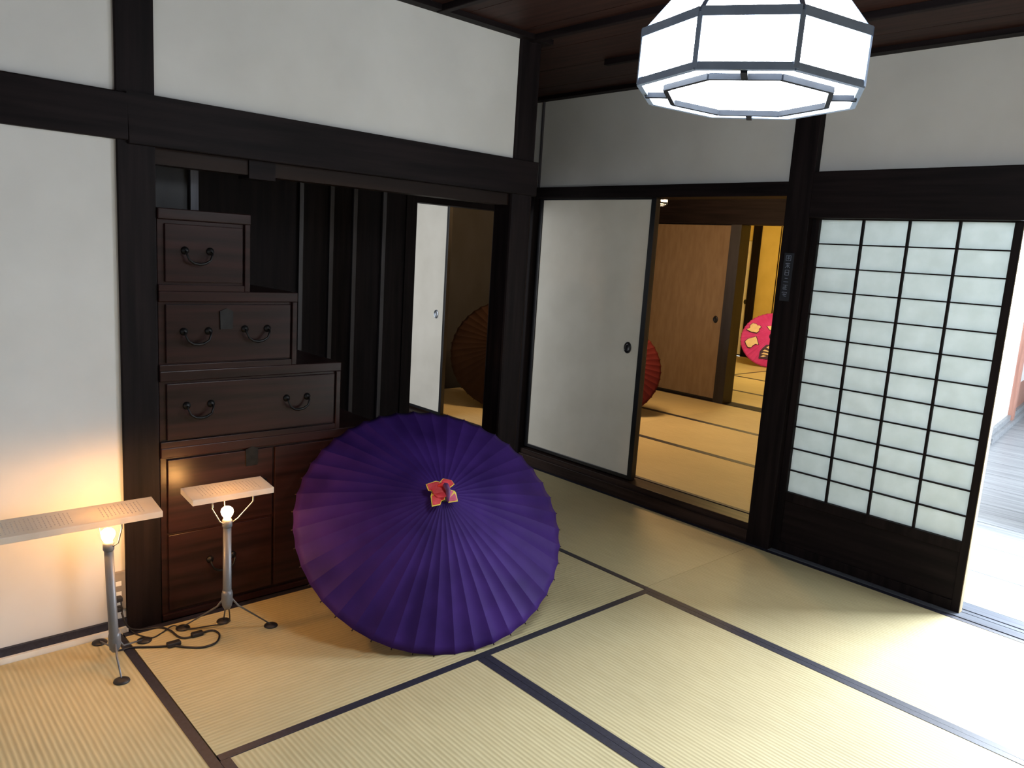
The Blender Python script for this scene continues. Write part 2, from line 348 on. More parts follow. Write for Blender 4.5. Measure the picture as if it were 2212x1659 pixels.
struct('ceiling', [((-2.1, 3.66, 2.42), (0.85, 6.45, 2.46)), ((-2.9, 6.45, 2.42), (-0.85, 11.3, 2.46))], W_CEIL, 'dark board ceiling over the veranda corridor', 'ceiling')

# ------------------------------------------------------------------ rooms behind
struct('wall_side_room', [((-6.75, 0.95, -0.03), (-6.65, 3.56, 2.46)), ((-6.65, 0.95, -0.03), (-6.25, 1.05, 2.46)), ((-4.15, 0.95, -0.03), (-3.86, 1.05, 2.46)), ((-6.25, 0.95, 2.15), (-4.15, 1.05, 2.46)), ((-6.25, 0.95, -0.03), (-4.15, 1.05, 0.45))], PLASTER, 'plaster walls of the side room', 'wall')
struct('wall_next_room', [((-5.80, 3.66, 0.07), (-5.69, 6.41, 2.48))], DARKWALL, 'dark board wall at the left of the next room', 'wall')
struct('wall_next_room', [((-5.80, 6.43, 2.05), (-2.20, 6.50, 2.52)), ((-2.95, 6.43, 0.07), (-2.20, 6.50, 2.05))], PLASTER, 'plaster wall between the next room and the yellow room', 'wall')
struct('wall_partition', [((-1.95, 3.66, -0.03), (-1.86, 6.43, 2.5)), ((-2.20, 6.38, -0.03), (-1.95, 6.43, 2.5)), ((-2.20, 6.43, -0.03), (-2.12, 7.62, 2.5))], PLASTER, 'partition between the next room and the veranda', 'wall')
struct('trim_23', [((-5.69, 6.37, 1.770), (-2.20, 6.52, 2.05))], W_X, 'deep dark lintel at the back of the next room', 'lintel')
struct('trim_24', [((-4.085, 6.38, 0.07), (-3.975, 6.54, 1.77))], noisy('doorway_post_wood', (0.010, 0.009, 0.012), (0.018, 0.016, 0.020), (30, 30, 3), 0.5), 'dark post at the doorway to the yellow room', 'post', 0.003)
struct('trim_25', [((-5.69, 6.385, 0.07), (-2.95, 6.53, 0.104))], W_X, 'dark threshold at the back of the next room', 'sill')
struct('wall_yellow', [((-5.94, 10.08, 0.07), (-5.66, 10.18, 2.52)), ((-5.64, 10.08, 0.07), (-2.9, 10.18, 2.52)), ((-6.72, 6.5, 0.07), (-6.62, 10.2, 2.52)), ((-3.0, 6.5, 0.07), (-2.9, 10.2, 2.52)), ((-6.65, 10.08, 1.76), (-6.05, 10.18, 2.52)), ((-6.72, 6.43, 0.07), (-5.8, 6.53, 2.52))], YELLOW, 'yellow plaster wall of the far room', 'wall')
struct('trim_26', [((-6.06, 10.05, 0.07), (-5.94, 10.18, 2.52)), ((-5.66, 10.09, 0.07), (-5.64, 10.17, 2.52))], W_Z, 'dark upright at the back of the yellow room', 'post')

# veranda corridor far side (stands slightly skewed to the main room)
def skew(name, boxes, mat, label, cat):
    b = MB(); o = Vector((-2.03, 7.60)); d = Vector((-0.142, 0.99)).normalized(); n = Vector((d.y, -d.x))
    for (s0, n0, z0), (s1, n1, z1) in boxes:
        P = []
        for z in (z0, z1):
            for s, q in ((s0, n0), (s1, n0), (s1, n1), (s0, n1)):
                p = o + d * s + n * q; P.append((p.x, p.y, z))
        b.quadbox(P)
    return tag(b.build(name, mat, None, 0, kind='structure'), label, cat)
skew('trim_27', [((0, -0.15, -0.01), (3.3, 0.0, 0.05)), ((0, -0.15, 0.05), (3.3, -0.03, 0.10))], W_BOARD, 'stepped pale skirting in the veranda corridor', 'trim')
skew('trim_28', [((1.25, -0.12, 0.05), (1.40, -0.015, 2.42))], W_RED, 'reddish wooden post in the veranda corridor', 'post')
skew('trim_29', [((1.40, -0.10, 0.10), (3.3, -0.06, 0.38))], W_RED, 'reddish brown skirting board in the veranda corridor', 'trim')
skew('wall_veranda', [((-0.1, -0.16, -0.03), (1.25, -0.06, 2.44)), ((1.40, -0.12, 0.38), (3.3, -0.06, 2.44))], PLASTER, 'bright white wall in the veranda corridor', 'wall')
struct('wall_veranda_side', [((0.75, 3.6, -0.03), (0.85, 5.3, 2.45)), ((-1.0, 5.18, 2.26), (0.85, 5.28, 2.45)), ((-1.0, 5.20, -0.03), (0.85, 5.28, 0.74)), ((0.46, 5.20, 0.74), (0.85, 5.28, 2.26)), ((-1.0, 5.3, 2.2), (-0.9, 11.3, 2.45)), ((-1.0, 9.4, -0.03), (-0.9, 11.3, 2.2)), ((-2.9, 11.2, -0.03), (-0.9, 11.3, 2.45))], PLASTER, 'outer wall of the veranda corridor', 'wall')

# ------------------------------------------------------------------ sliding doors
def pull(parent, x, y, z, mat_ring, r=0.026, ry=0.034):
    b = MB()
    b.lathe([(r * 0.72, 0.004), (r * 0.80, -0.005), (r * 0.95, -0.007), (r, -0.003), (r, 0.002)], 28, (x, y, z), 'Y')
    for v in b.bm.verts: v.co.z = z + (v.co.z - z) * ry / r
    o = b.build('door_pull', mat_ring, parent)
    b = MB(); b.lathe([(0.0001, -0.001), (r * 0.5, -0.0015), (r * 0.76, -0.004), (r * 0.78, 0.001)], 28, (x, y, z), 'Y')
    for v in b.bm.verts: v.co.z = z + (v.co.z - z) * ry / r
    b.build('pull_cup', BLACK if mat_ring is BLACK else SILVER, o)
def fusuma(n, x0, x1, y, z0, z1, paper, label, hx=None, ring=BLACK, fr=0.034, hz=0.887, bot=0.022):
    root = empty('door_%d' % n, ((x0 + x1) / 2, y + 0.015, z0), label=label, cat='sliding door', kind='structure')
    bx('paper_panel', (x0 + fr - 0.004, y + 0.003, z0 + bot - 0.003), (x1 - fr + 0.004, y + 0.027, z1 - 0.006), paper, root)
    b = MB()
    b.box((x0, y - 0.003, z0), (x0 + fr, y + 0.03, z1)); b.box((x1 - fr, y - 0.003, z0), (x1, y + 0.03, z1))
    b.box((x0 + fr, y - 0.002, z0), (x1 - fr, y + 0.03, z0 + bot)); b.box((x0 + fr, y - 0.002, z1 - 0.009), (x1 - fr, y + 0.03, z1))
    b.build('door_frame', BLACK, root, 0.002)
    if hx is not None: pull(root, hx, y + 0.003, hz, ring)
    return root
fusuma(1, -3.700, -2.765, 3.552, 0.110, 1.742, PAPER, 'white paper sliding door with a round black pull', -2.88)
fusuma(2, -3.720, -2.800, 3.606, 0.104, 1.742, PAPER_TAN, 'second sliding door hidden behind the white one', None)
fusuma(3, -5.64, -4.705, 3.600, 0.110, 1.745, PAPER, 'brightly lit narrow strip of white sliding door left of the corner', -4.818, SILVER, 0.028)
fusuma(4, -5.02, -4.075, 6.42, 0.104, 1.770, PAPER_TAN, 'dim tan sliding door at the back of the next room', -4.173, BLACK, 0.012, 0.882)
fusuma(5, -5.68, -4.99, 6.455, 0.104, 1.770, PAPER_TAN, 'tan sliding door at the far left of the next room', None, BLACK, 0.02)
fusuma(6, -6.62, -6.06, 10.10, 0.100, 1.765, PAPER, 'pale sliding door at the back of the yellow room', -6.10, BLACK, 0.012, 0.889)

# shoji
root = empty('door_7', (-1.40, 3.565, 0.003), label='shoji screen with forty-eight paper panes and dark lower board', cat='shoji screen', kind='structure')
X0, X1, Z0, Z1 = -1.801, -0.998, 0.310, 1.635
bx('paper_sheet', (X0 - 0.005, 3.571, Z0 - 0.005), (X1 + 0.005, 3.573, Z1 + 0.005), SHOJI, root)
b = MB(); b.box((-1.836, 3.548, 0.003), (X0, 3.583, 1.642)); b.box((X1, 3.548, 0.003), (-0.966, 3.583, 1.642))
b.box((X0, 3.549, Z1), (X1, 3.583, 1.642)); b.box((X0, 3.549, Z0 - 0.045), (X1, 3.583, Z0)); b.box((X0, 3.549, 0.003), (X1, 3.583, 0.05))
b.build('door_frame', W_Z, root, 0.0015)
bx('lower_board', (X0 - 0.005, 3.556, 0.045), (X1 + 0.005, 3.576, Z0 - 0.04), W_X, root)
b = MB()
for i in range(1, 4):
    x = X0 + (X1 - X0) * i / 4; b.box((x - 0.0045, 3.556, Z0), (x + 0.0045, 3.5715, Z1))
for i in range(1, 12):
    z = Z0 + (Z1 - Z0) * i / 12; b.box((X0, 3.558, z - 0.0028), (X1, 3.5715, z + 0.0028))
b.build('lattice', W_X, root)
bx('lit_edge', (-0.966, 3.550, 0.003), (-0.9635, 3.582, 1.642), W_PALE, root)  # pale colour paints in the lit side face of the dark stile

# veranda end window and sealed garden window (its light is an added fill)
def window(n, x0, x1, y, z0, z1, nx, label):
    root = empty('window_%d' % n, ((x0 + x1) / 2, y, z0), label=label, cat='window', kind='structure')
    b = MB()
    b.box((x0 - 0.06, y - 0.03, z0 - 0.06), (x1 + 0.06, y + 0.03, z0)); b.box((x0 - 0.06, y - 0.03, z1), (x1 + 0.06, y + 0.03, z1 + 0.06))
    b.box((x0 - 0.06, y - 0.03, z0), (x0, y + 0.03, z1)); b.box((x1, y - 0.03, z0), (x1 + 0.06, y + 0.03, z1))
    b.build('window_frame', W_X, root)
window(1, -0.94, 0.40, 5.24, 0.78, 2.21, 4, 'bright garden door at the side of the veranda')
window(2, -2.4, 0.6, -1.2, 0.45, 1.95, 3, 'closed garden window behind the camera')
struct('wall_front_blocker', [((-2.5, -1.24, 0.40), (0.7, -1.21, 1.98))], DARKWALL, 'added panel sealing the garden window behind the camera against sky light', 'shutter')  # unseen panel added to stop sky light entering behind the camera
struct('wall_side_shutter', [((-6.25, 0.90, 0.45), (-4.15, 0.93, 2.15))], DARKWALL, 'shutters outside the side room window', 'shutter')
window(3, -6.2, -4.2, 1.0, 0.5, 2.1, 2, 'bright window of the side room')

# ------------------------------------------------------------------ step chest
ch = empty('step_chest', (-3.04, 1.33, 0), label='dark stepped wooden staircase chest with iron drawer handles in the alcove', cat='step chest')
XF, XB = -2.742, -3.34
tiers = [(0.637, 0.0, 1.780, 0.648), (0.919, 0.648, 1.588, 0.878), (1.194, 0.919, 1.393, 1.152), (1.470, 1.194, 1.206, 1.425)]
yl = 0.887
lows = [(0.0, 0.645), (0.645, 0.918), (0.918, 1.194), (1.194, 1.470)]
ends = [1.785, 1.588, 1.394, 1.207]
body = MB()
for (z0, z1), ye in zip(lows, ends):
    body.box((XB, yl, z0), (XF - 0.012, ye - 0.004, z1 - 0.036))
body.build('carcass', W_CHEST, ch, 0.002)
for (z0, z1), ye in zip(lows, ends):
    bx('step_tread', (XB, yl, z1 - 0.036), (XF, ye, z1), W_CHEST, ch, 0.003)
    b = MB(); b.box((XB, ye - 0.022, z0), (XF, ye - 0.002, z1 - 0.036)); b.build('side_board', W_CHEST, ch, 0.002)
    bx('base_rail' if z0 == 0 else 'lower_rail', (XF - 0.012, yl, z0), (XF - 0.001, ye - 0.022, z0 + 0.022), W_CHEST, ch, 0.0015)
def drawer(y0, y1, z0, z1, handles, lock=None):
    d = bx('drawer', (XF - 0.03, y0, z0), (XF - 0.003, y1, z1), W_CHEST, ch, 0.002)
    for hy, hz in handles:
        b = MB()
        hw = 0.043
        pts = [(XF + 0.004, hy - hw, hz + 0.020), (XF + 0.016, hy - hw - 0.002, hz + 0.012), (XF + 0.020, hy - hw * 0.85, hz - 0.010), (XF + 0.018, hy - hw * 0.45, hz - 0.022),
               (XF + 0.018, hy, hz - 0.025), (XF + 0.018, hy + hw * 0.45, hz - 0.022), (XF + 0.020, hy + hw * 0.85, hz - 0.010), (XF + 0.016, hy + hw + 0.002, hz + 0.012), (XF + 0.004, hy + hw, hz + 0.020)]
        b.tube(pts, [0.003, 0.0035, 0.004, 0.005, 0.0055, 0.005, 0.004, 0.0035, 0.003], 8)
        for s in (-1, 1): b.lathe([(0.0001, 0.008), (0.006, 0.006), (0.013, 0.001), (0.014, -0.004)], 14, (XF, hy + s * hw, hz + 0.020), 'X')
        b.build('handle', IRON, d)
    if lock:
        b = MB(); b.prism([(lock[0] - 0.022, lock[1] - 0.035), (lock[0] + 0.022, lock[1] - 0.035), (lock[0] + 0.024, lock[1] + 0.03), (lock[0], lock[1] + 0.04), (lock[0] - 0.024, lock[1] + 0.03)], -0.004, 0.002, lambda x, y, z: (XF + z, x, y))
        b.build('lock_plate', IRON, d)
drawer(0.91, 1.178, 1.225, 1.42, [(1.018, 1.313)], None)
drawer(0.91, 1.366, 0.945, 1.148, [(1.012, 1.035), (1.230, 1.040)], (1.118, 1.095))
drawer(0.91, 1.560, 0.672, 0.872, [(1.020, 0.772), (1.397, 0.769)], None)
drawer(0.91, 1.300, 0.33, 0.600, [(1.22, 0.45)], (1.215, 0.575))
drawer(0.91, 1.300, 0.035, 0.322, [(1.10, 0.18)], None)
drawer(1.31, 1.755, 0.035, 0.600, [(1.53, 0.40)], None)
# upright and side panel above the chest
struct('trim_30', [((-3.05, 1.088, 1.470), (-3.0, 1.117, 2.36))], W_GREY, 'grey upright rising from the top of the chest, daylight in its colour', 'post')
struct('wall_stair', [((-3.04, 0.89, 1.472), (-3.02, 1.088, 2.36))], noisy('stair_panel', (0.016, 0.015, 0.018), (0.03, 0.028, 0.03), (10, 10, 4), 0.6), 'dark grey panel above the step chest', 'wall')

# ------------------------------------------------------------------ parasols
def parasol(name, loc, az, el, R_, H_, col1, col2, label, group=None, trans=0.15, shaft=0.47, spin=0.0, glow=None, ribcol=None):
    n = Vector((math.cos(el) * math.cos(az), math.cos(el) * math.sin(az), math.sin(el)))
    u = Vector((-math.sin(az), math.cos(az), 0)); v = n.cross(u)
    root = empty(name, loc, label=label, cat='parasol')
    if group: root['group'] = group
    root.rotation_euler = Matrix(((u.x, v.x, n.x), (u.y, v.y, n.y), (u.z, v.z, n.z))).to_euler()
    paper = noisy(name + '_paper', col1, col2, (6, 6, 6), 0.6, 0.15, 6, 0.12)
    nt = paper.node_tree; b_ = nt.nodes['Principled BSDF']
    rampo = [x for x in nt.nodes if x.type == 'VALTORGB'][0].outputs[0]
    add_translucent(paper, nt, b_, rampo, trans, glow)
    NR = 44; SUB = 6; RR = 18
    def zz(r, t=0.0):
        q = r / R_
        return H_ * (1 - q ** 1.08) + 0.012 * math.sin(q * PI) 
    b = MB(); grid = []
    for i in range(RR + 1):
        r = 0.02 + (R_ - 0.02) * i / RR; ring = []
        for k in range(NR * SUB):
            f = (k % SUB) / SUB; t = 2 * PI * k / (NR * SUB) + spin
            sag = math.sin(f * PI)
            rr = r * (1 - (0.008 * sag if i == RR else 0))
            z = zz(r) - 0.0062 * sag * (r / R_) ** 0.9
            ring.append(b.bm.verts.new((rr * math.cos(t), rr * math.sin(t), z)))
        grid.append(ring)
    n_ = NR * SUB
    for A, B in zip(grid, grid[1:]):
        for k in range(n_):
            f = b.bm.faces.new((A[k], A[(k + 1) % n_], B[(k + 1) % n_], B[k]))
    can = b.build('canopy', paper, root, local=True)
    for p in can.data.polygons: p.use_smooth = True
    # keep the ridges over the ribs crisp
    me = can.data
    try:
        at = me.attributes.new('sharp_edge', 'BOOLEAN', 'EDGE')
        for e in me.edges:
            a, c = e.vertices
            ka, kc = a % n_, c % n_
            if ka == kc and ka % SUB == 0: at.data[e.index].value = True
    except Exception: pass
    so = can.modifiers.new('solid', 'SOLIDIFY'); so.thickness = 0.0008; so.offset = -1
    ribm = ribcol or W_SILL
    first = None
    for k in range(NR):
        t = 2 * PI * k / NR + spin
        if first is None:
            b = MB(); pts = []
            for i in range(7):
                r = 0.025 + (R_ + 0.005 - 0.025) * i / 6
                pts.append((r, 0, zz(min(r, R_)) - 0.0055))
            b.tube(pts, 0.0022, 6); first = b.build('rib', ribm, root, local=True); first.rotation_euler = (0, 0, t)
        else:
            o = first.copy(); C.objects.link(o); o.parent = root; o.rotation_euler = (0, 0, t)
    b = MB()
    for k in range(NR):
        t = 2 * PI * k / NR + spin
        b.tube([(0.018 * math.cos(t), 0.018 * math.sin(t), H_ - 0.24), (R_ * 0.48 * math.cos(t), R_ * 0.48 * math.sin(t), zz(R_ * 0.48) - 0.008)], 0.0014, 4)
    b.build('stretcher', W_PALE, root, local=True)
    b = MB(); b.tube([(0, 0, H_ + 0.012), (0, 0, -shaft)], 0.0085, 14); b.build('shaft', W_SILL, root, local=True)
    b = MB(); b.lathe([(0.0001, H_ + 0.028), (0.012, H_ + 0.026), (0.017, H_ + 0.014), (0.024, H_ - 0.002), (0.036, H_ - 0.016)], 24); b.build('head_cap', BLACK, root, local=True)
    b = MB(); b.lathe([(0.022, H_ - 0.26), (0.022, H_ - 0.22)], 20); b.build('runner', W_PALE, root, local=True)
    return root, (u, v, n), zz
um, (uu, uv, un), zz = parasol('paper_parasol', (-2.305, 1.749, 0.352), -0.385, 0.839, 0.523, 0.200, (0.027, 0.009, 0.092), (0.048, 0.017, 0.150),
    'large open purple paper parasol lying tilted on the tatami', trans=0.10, glow=(0.42, 0.05, 0.12), shaft=0.455)

# folded paper kimono on the parasol's tip
Rm = um.rotation_euler.to_matrix()
kim = empty('paper_kimono', Vector((-2.305, 1.749, 0.352)) + Rm @ Vector((0, 0, 0.218)), label='tiny folded red paper kimono with yellow edging on the parasol tip', cat='paper ornament')
kim.rotation_euler = um.rotation_euler
def kpart(name, poly, z0, mat, inset=None, curl=0.0):
    cx = sum(p[0] for p in poly) / len(poly); cy = sum(p[1] for p in poly) / len(poly)
    def fn(x, y, z):
        return (x, y, z + curl * (x * x + y * y) * 60 + 0.004 * math.sin(x * 160 + y * 90))
    b = MB(); b.prism(poly, z0, z0 + 0.0012, fn); o = b.build(name, YEL_K, kim, local=True)
    k = inset or 0.86
    p2 = [(cx + (x - cx) * k * 0.99, cy + (y - cy) * k) for x, y in poly]
    b = MB(); b.prism(p2, z0 + 0.0014, z0 + 0.003, fn); b.build('red_layer', mat, o, local=True)
    return o
kpart('sleeve', [(-0.0635, 0.0347), (-0.0244, 0.0456), (-0.0101, 0.0391), (-0.0161, 0.0024), (-0.0449, 0.004), (-0.0582, 0.0076)], 0.004, RED_K, 0.87)
kpart('sleeve', [(0.0039, 0.0542), (0.0342, 0.0426), (0.0418, 0.0235), (0.0267, 0.0143), (0.0171, 0.0105), (-0.0087, 0.0091), (-0.0104, 0.0377)], 0.009, RED_K, 0.89)
kpart('skirt', [(-0.0449, 0.004), (0.0003, 0.0015), (-0.0035, -0.0362), (-0.0167, -0.0395), (-0.0226, -0.053), (-0.0546, -0.0579), (-0.0546, -0.0178)], 0.0045, RED_K, 0.87)
kpart('skirt', [(0.0171, 0.0105), (0.0395, -0.0007), (0.0434, -0.008), (0.0438, -0.0453), (0.0084, -0.048), (0.0063, -0.0381)], 0.005, noisy('pink_paper', (0.55, 0.06, 0.12), (0.7, 0.14, 0.25), (30, 30, 30), 0.6), 0.84)
b = MB(); b.tube([(-0.005, 0.028, 0.014), (0.004, 0.012, 0.026), (0.010, -0.004, 0.022), (0.009, -0.024, 0.014), (0.006, -0.044, 0.006)], [0.006, 0.011, 0.010, 0.007, 0.004], 12)
b.build('sash', PUR_K, kim, local=True)
b = MB(); b.prism([(-0.046, 0.010), (-0.030, 0.026), (0.0, 0.032), (0.020, 0.020), (0.024, 0.0), (0.010, -0.022), (-0.006, -0.030), (-0.030, -0.028), (-0.044, -0.012)], 0.0115, 0.0130, lambda x, y, z: (x, y, z + 0.003 * math.sin(x * 180 + y * 90))); b.build('bodice', RED_K, kim, local=True)
b = MB(); b.tube([(-0.022, 0.020, 0.012), (-0.004, 0.022, 0.020), (0.014, 0.017, 0.018)], [0.005, 0.010, 0.006], 12); b.build('collar', RED_K, kim, local=True)

# three more parasols in the other rooms
parasol('paper_parasol', (-4.84, 4.406, 0.541), -0.738, 0.5, 0.50, 0.19, (0.034, 0.019, 0.015), (0.046, 0.026, 0.020), 'brown paper parasol in the dim rear room beside the bright door strip', trans=0.2, shaft=0.60)
parasol('paper_parasol', (-4.25, 5.05, 0.471), -0.87, 0.5, 0.42, 0.16, (0.085, 0.012, 0.014), (0.11, 0.016, 0.018), 'red paper parasol half hidden behind the white sliding door', trans=0.2, shaft=0.55)
pk, fr_, zk = parasol('paper_parasol', (-5.294, 9.561, 0.449), -1.065, 0.6, 0.42, 0.10, (0.66, 0.055, 0.42), (0.74, 0.085, 0.52), 'bright pink painted parasol in the yellow far room', trans=0.15, shaft=0.42)
def motif(poly, mat, dz, name='painted_motif', grow=1.0):
    cx = sum(p[0] for p in poly) / len(poly); cy = sum(p[1] for p in poly) / len(poly)
    b = MB(); bm = b.bm
    vs = []
    for x, y in poly:
        x = cx + (x - cx) * grow; y = cy + (y - cy) * grow
        vs.append(bm.verts.new((x, y, zk(min(0.42, math.hypot(x, y))) + dz)))
    c = bm.verts.new((cx, cy, zk(math.hypot(cx, cy)) + dz))
    for i in range(len(vs)): bm.faces.new((c, vs[i], vs[(i + 1) % len(vs)]))
    o = b.build(name, mat, pk, local=True)
    s = o.modifiers.new('s', 'SOLIDIFY'); s.thickness = 0.001
    return o
M1 = [(-0.351, 0.115), (-0.314, 0.135), (-0.313, 0.182), (-0.284, 0.213), (-0.237, 0.198), (-0.221, 0.172), (-0.188, 0.168), (-0.172, 0.142), (-0.196, 0.116), (-0.195, 0.077), (-0.221, 0.051), (-0.255, 0.063), (-0.295, 0.074)]
M2 = [(-0.352, -0.076), (-0.321, -0.041), (-0.277, -0.029), (-0.221, -0.011), (-0.203, -0.055), (-0.179, -0.13), (-0.215, -0.118), (-0.246, -0.137), (-0.268, -0.166), (-0.307, -0.159), (-0.331, -0.123)]
M3 = [(-0.097, 0.158), (-0.053, 0.166), (0.05, 0.16), (0.05, 0.09), (-0.059, 0.099)]
M4 = [(-0.142, -0.3), (-0.135, -0.216), (-0.107, -0.175), (-0.073, -0.137), (-0.022, -0.135), (0.03, -0.155), (0.06, -0.201), (0.05, -0.291), (-0.032, -0.305)]
for P in (M1, M2, M3):
    motif(P, INDIGO, 0.006, 'motif_outline', 1.12); motif(P, CREAM, 0.010)
motif(M4, INDIGO, 0.006, 'motif_outline', 1.15)
for s in ([(-0.075, -0.165), (-0.045, -0.145), (-0.005, -0.155), (0.0, -0.20), (-0.04, -0.185)], [(-0.115, -0.215), (-0.09, -0.195), (-0.03, -0.215), (0.0, -0.235), (-0.05, -0.225)],
          [(-0.128, -0.255), (-0.10, -0.235), (-0.05, -0.245), (0.0, -0.27), (-0.06, -0.262)], [(-0.135, -0.29), (-0.10, -0.27), (-0.06, -0.28), (-0.10, -0.295)]):
    motif(s, CREAM, 0.010)
b = MB(); b.lathe([(0.0001, 0.128), (0.03, 0.122), (0.055, 0.10), (0.06, 0.085)], 20, (0.0, 0.0, 0)); b.build('hub_cloth', INDIGO, pk, local=True)

# ------------------------------------------------------------------ octagonal lanterns
def lantern(loc, rot, tilt, paper, label, ceil_z):
    root = empty('pendant_lamp', loc, label=label, cat='pendant lamp'); root.rotation_euler = (tilt, 0, 0)
    R1, h1, R2, h2, r3 = 0.26, 0.112, 0.16, 0.24, 0.197
    def P(r, k, z): a = rot + k * PI / 4; return Vector((r * math.cos(a), r * math.sin(a), z))
    # paper shades
    b = MB(); 
    lo = [b.bm.verts.new(P(R1 - 0.004, k, 0.006)) for k in range(8)]; hi = [b.bm.verts.new(P(R1 - 0.004, k, h1)) for k in range(8)]
    for k in range(8): b.bm.faces.new((lo[k], lo[(k + 1) % 8], hi[(k + 1) % 8], hi[k]))
    b.build('side_shade', paper, root, local=True)
    b = MB(); lo = [b.bm.verts.new(P(R1 - 0.004, k, h1)) for k in range(8)]; hi = [b.bm.verts.new(P(R2 - 0.004, k, h2)) for k in range(8)]
    for k in range(8): b.bm.faces.new((lo[k], lo[(k + 1) % 8], hi[(k + 1) % 8], hi[k]))
    b.build('upper_shade', paper, root, local=True)
    b = MB(); b.bm.faces.new([b.bm.verts.new(P(R1 - 0.006, k, 0.006)) for k in range(8)]); b.build('bottom_shade', paper, root, local=True)
    def bars(name, segs, w_, h_, mat=None):
        b = MB()
        for p, q in segs:
            d = (q - p).normalized(); s = d.cross(Vector((0, 0, 1)))
            if s.length < 1e-3: s = Vector((-p.y, p.x, 0))
            s.normalize(); t = s.cross(d).normalized()
            A = [p - s * w_ - t * h_, p + s * w_ - t * h_, p + s * w_ + t * h_, p - s * w_ + t * h_]
            B = [x + (q - p) for x in A]
            b.quadbox(A + B)
        return b.build(name, mat or FRAME_LAMP, root, local=True)
    bars('lower_rim', [(P(R1, k, 0.004), P(R1, k + 1, 0.004)) for k in range(8)], 0.006, 0.008)
    bars('middle_rim', [(P(R1, k, h1), P(R1, k + 1, h1)) for k in range(8)], 0.008, 0.010)
    bars('upper_rim', [(P(R2, k, h2), P(R2, k + 1, h2)) for k in range(8)], 0.006, 0.006)
    for k in range(8): bars('upright_bar', [(P(R1, k, 0.0), P(R1, k, h1))], 0.006, 0.006)
    for k in range(8): bars('sloping_bar', [(P(R1, k, h1), P(R2, k, h2))], 0.006, 0.006)
    bars('bottom_ring', [(P(r3, k, -0.003), P(r3, k + 1, -0.003)) for k in range(8)], 0.0055, 0.0065, RING_LAMP)
    ap1, ap2 = R1 * math.cos(PI / 8), r3 * math.cos(PI / 8)
    for k in (0, 2, 4, 6): bars('bottom_spoke', [(P(ap2, k + 0.5, -0.003), P(ap1, k + 0.5, -0.003))], 0.007, 0.006, RING_LAMP)
    b = MB(); b.lathe([(0.0001, h2 + 0.03), (0.05, h2 + 0.03), (R2 + 0.004, h2 + 0.004), (R2 + 0.004, h2 - 0.003), (0.0001, h2 - 0.003)], 24); b.build('top_cap', FRAME_LAMP, root, local=True)
    b = MB(); b.tube([(0, 0, h2 + 0.02), (0, 0, ceil_z - loc[2])], 0.004, 8); b.build('cord', CABLE, root, local=True)
    return root
lantern((-1.0723, 1.683, 1.796), -1.445, -0.031, LAMP_P, 'glowing white octagonal pendant lamp hanging in the main room', 2.345)
lantern((-3.99, 4.85, 1.83), 0.35, 0, LAMP_W, 'small glimpse of the warm octagonal lamp in the next room', 2.475)
lantern((-4.6, 8.4, 2.05), 0.2, 0, emis('lamp_paper_yellow', (1.0, 0.72, 0.28), 62.0), 'warm octagonal lamp of the yellow far room', 2.515)

# ------------------------------------------------------------------ lamp stands
def lamp_stand(px, py, bz, feet, label, top_dx=0.0, top_dy=0.0, holders=(), hz=0.15):
    root = empty('lamp_stand', (px, py, 0), label=label, cat='lamp stand', group='tripod lamp stands lighting the reading boards')
    tx, ty = px + top_dx, py + top_dy
    b = MB(); b.tube([(px, py, hz - 0.02), (px + top_dx * 0.2, py + top_dy * 0.2, hz + 0.03), (tx, ty, bz - 0.045)], [0.0155, 0.0145, 0.0135], 20); b.build('pole', STEEL, root)
    b = MB(); b.lathe([(0.0001, hz - 0.036), (0.009, hz - 0.034), (0.016, hz - 0.022), (0.019, hz - 0.005), (0.0185, hz + 0.022), (0.0155, hz + 0.036), (0.0001, hz + 0.037)], 20, (px, py, 0)); b.build('hub', STEEL, root)
    for fx, fy in feet:
        b = MB(); d = Vector((fx - px, fy - py, 0)).normalized()
        b.tube([Vector((px, py, hz + 0.005)) + d * 0.012, Vector((px, py, hz - 0.035)) + d * 0.042, (fx, fy, 0.007)], [0.0036, 0.0032, 0.0024], 8)
        lg = b.build('leg', STEEL, root)
        b = MB(); b.lathe([(0.0001, 0.0115), (0.012, 0.010), (0.023, 0.005), (0.0245, 0.0015), (0.022, 0.0002)], 24, (fx, fy, 0)); b.build('foot_pad', CABLE, lg)
    b = MB(); b.lathe([(0.014, bz - 0.05), (0.0165, bz - 0.045), (0.0165, bz - 0.025), (0.012, bz - 0.018), (0.0001, bz - 0.017)], 20, (tx, ty, 0)); b.build('bulb_socket', STEEL, root)
    b = MB()
    b.lathe([(0.0001, bz - 0.020), (0.009, bz - 0.019), (0.0125, bz - 0.012), (0.018, bz - 0.004), (0.0205, bz + 0.006), (0.0185, bz + 0.015), (0.012, bz + 0.0215), (0.005, bz + 0.0245), (0.0001, bz + 0.025)], 24, (tx, ty, 0))
    b.build('bulb', BULB_M, root)
    for hx, hy, hz, bend in holders:
        b = MB()
        d = Vector((hx - tx, hy - ty, 0)).normalized()
        b.tube([Vector((tx, ty, bz - 0.034)) + d * 0.015, Vector((tx, ty, bz - 0.02)) + d * 0.034, (hx, hy, hz - 0.028), (hx + 0.004, hy, hz - 0.024), (hx + 0.006, hy, hz + 0.004)], [0.002, 0.002, 0.002, 0.0026, 0.0026], 8)
        b.build('holder_arm', STEEL, root)
    return root
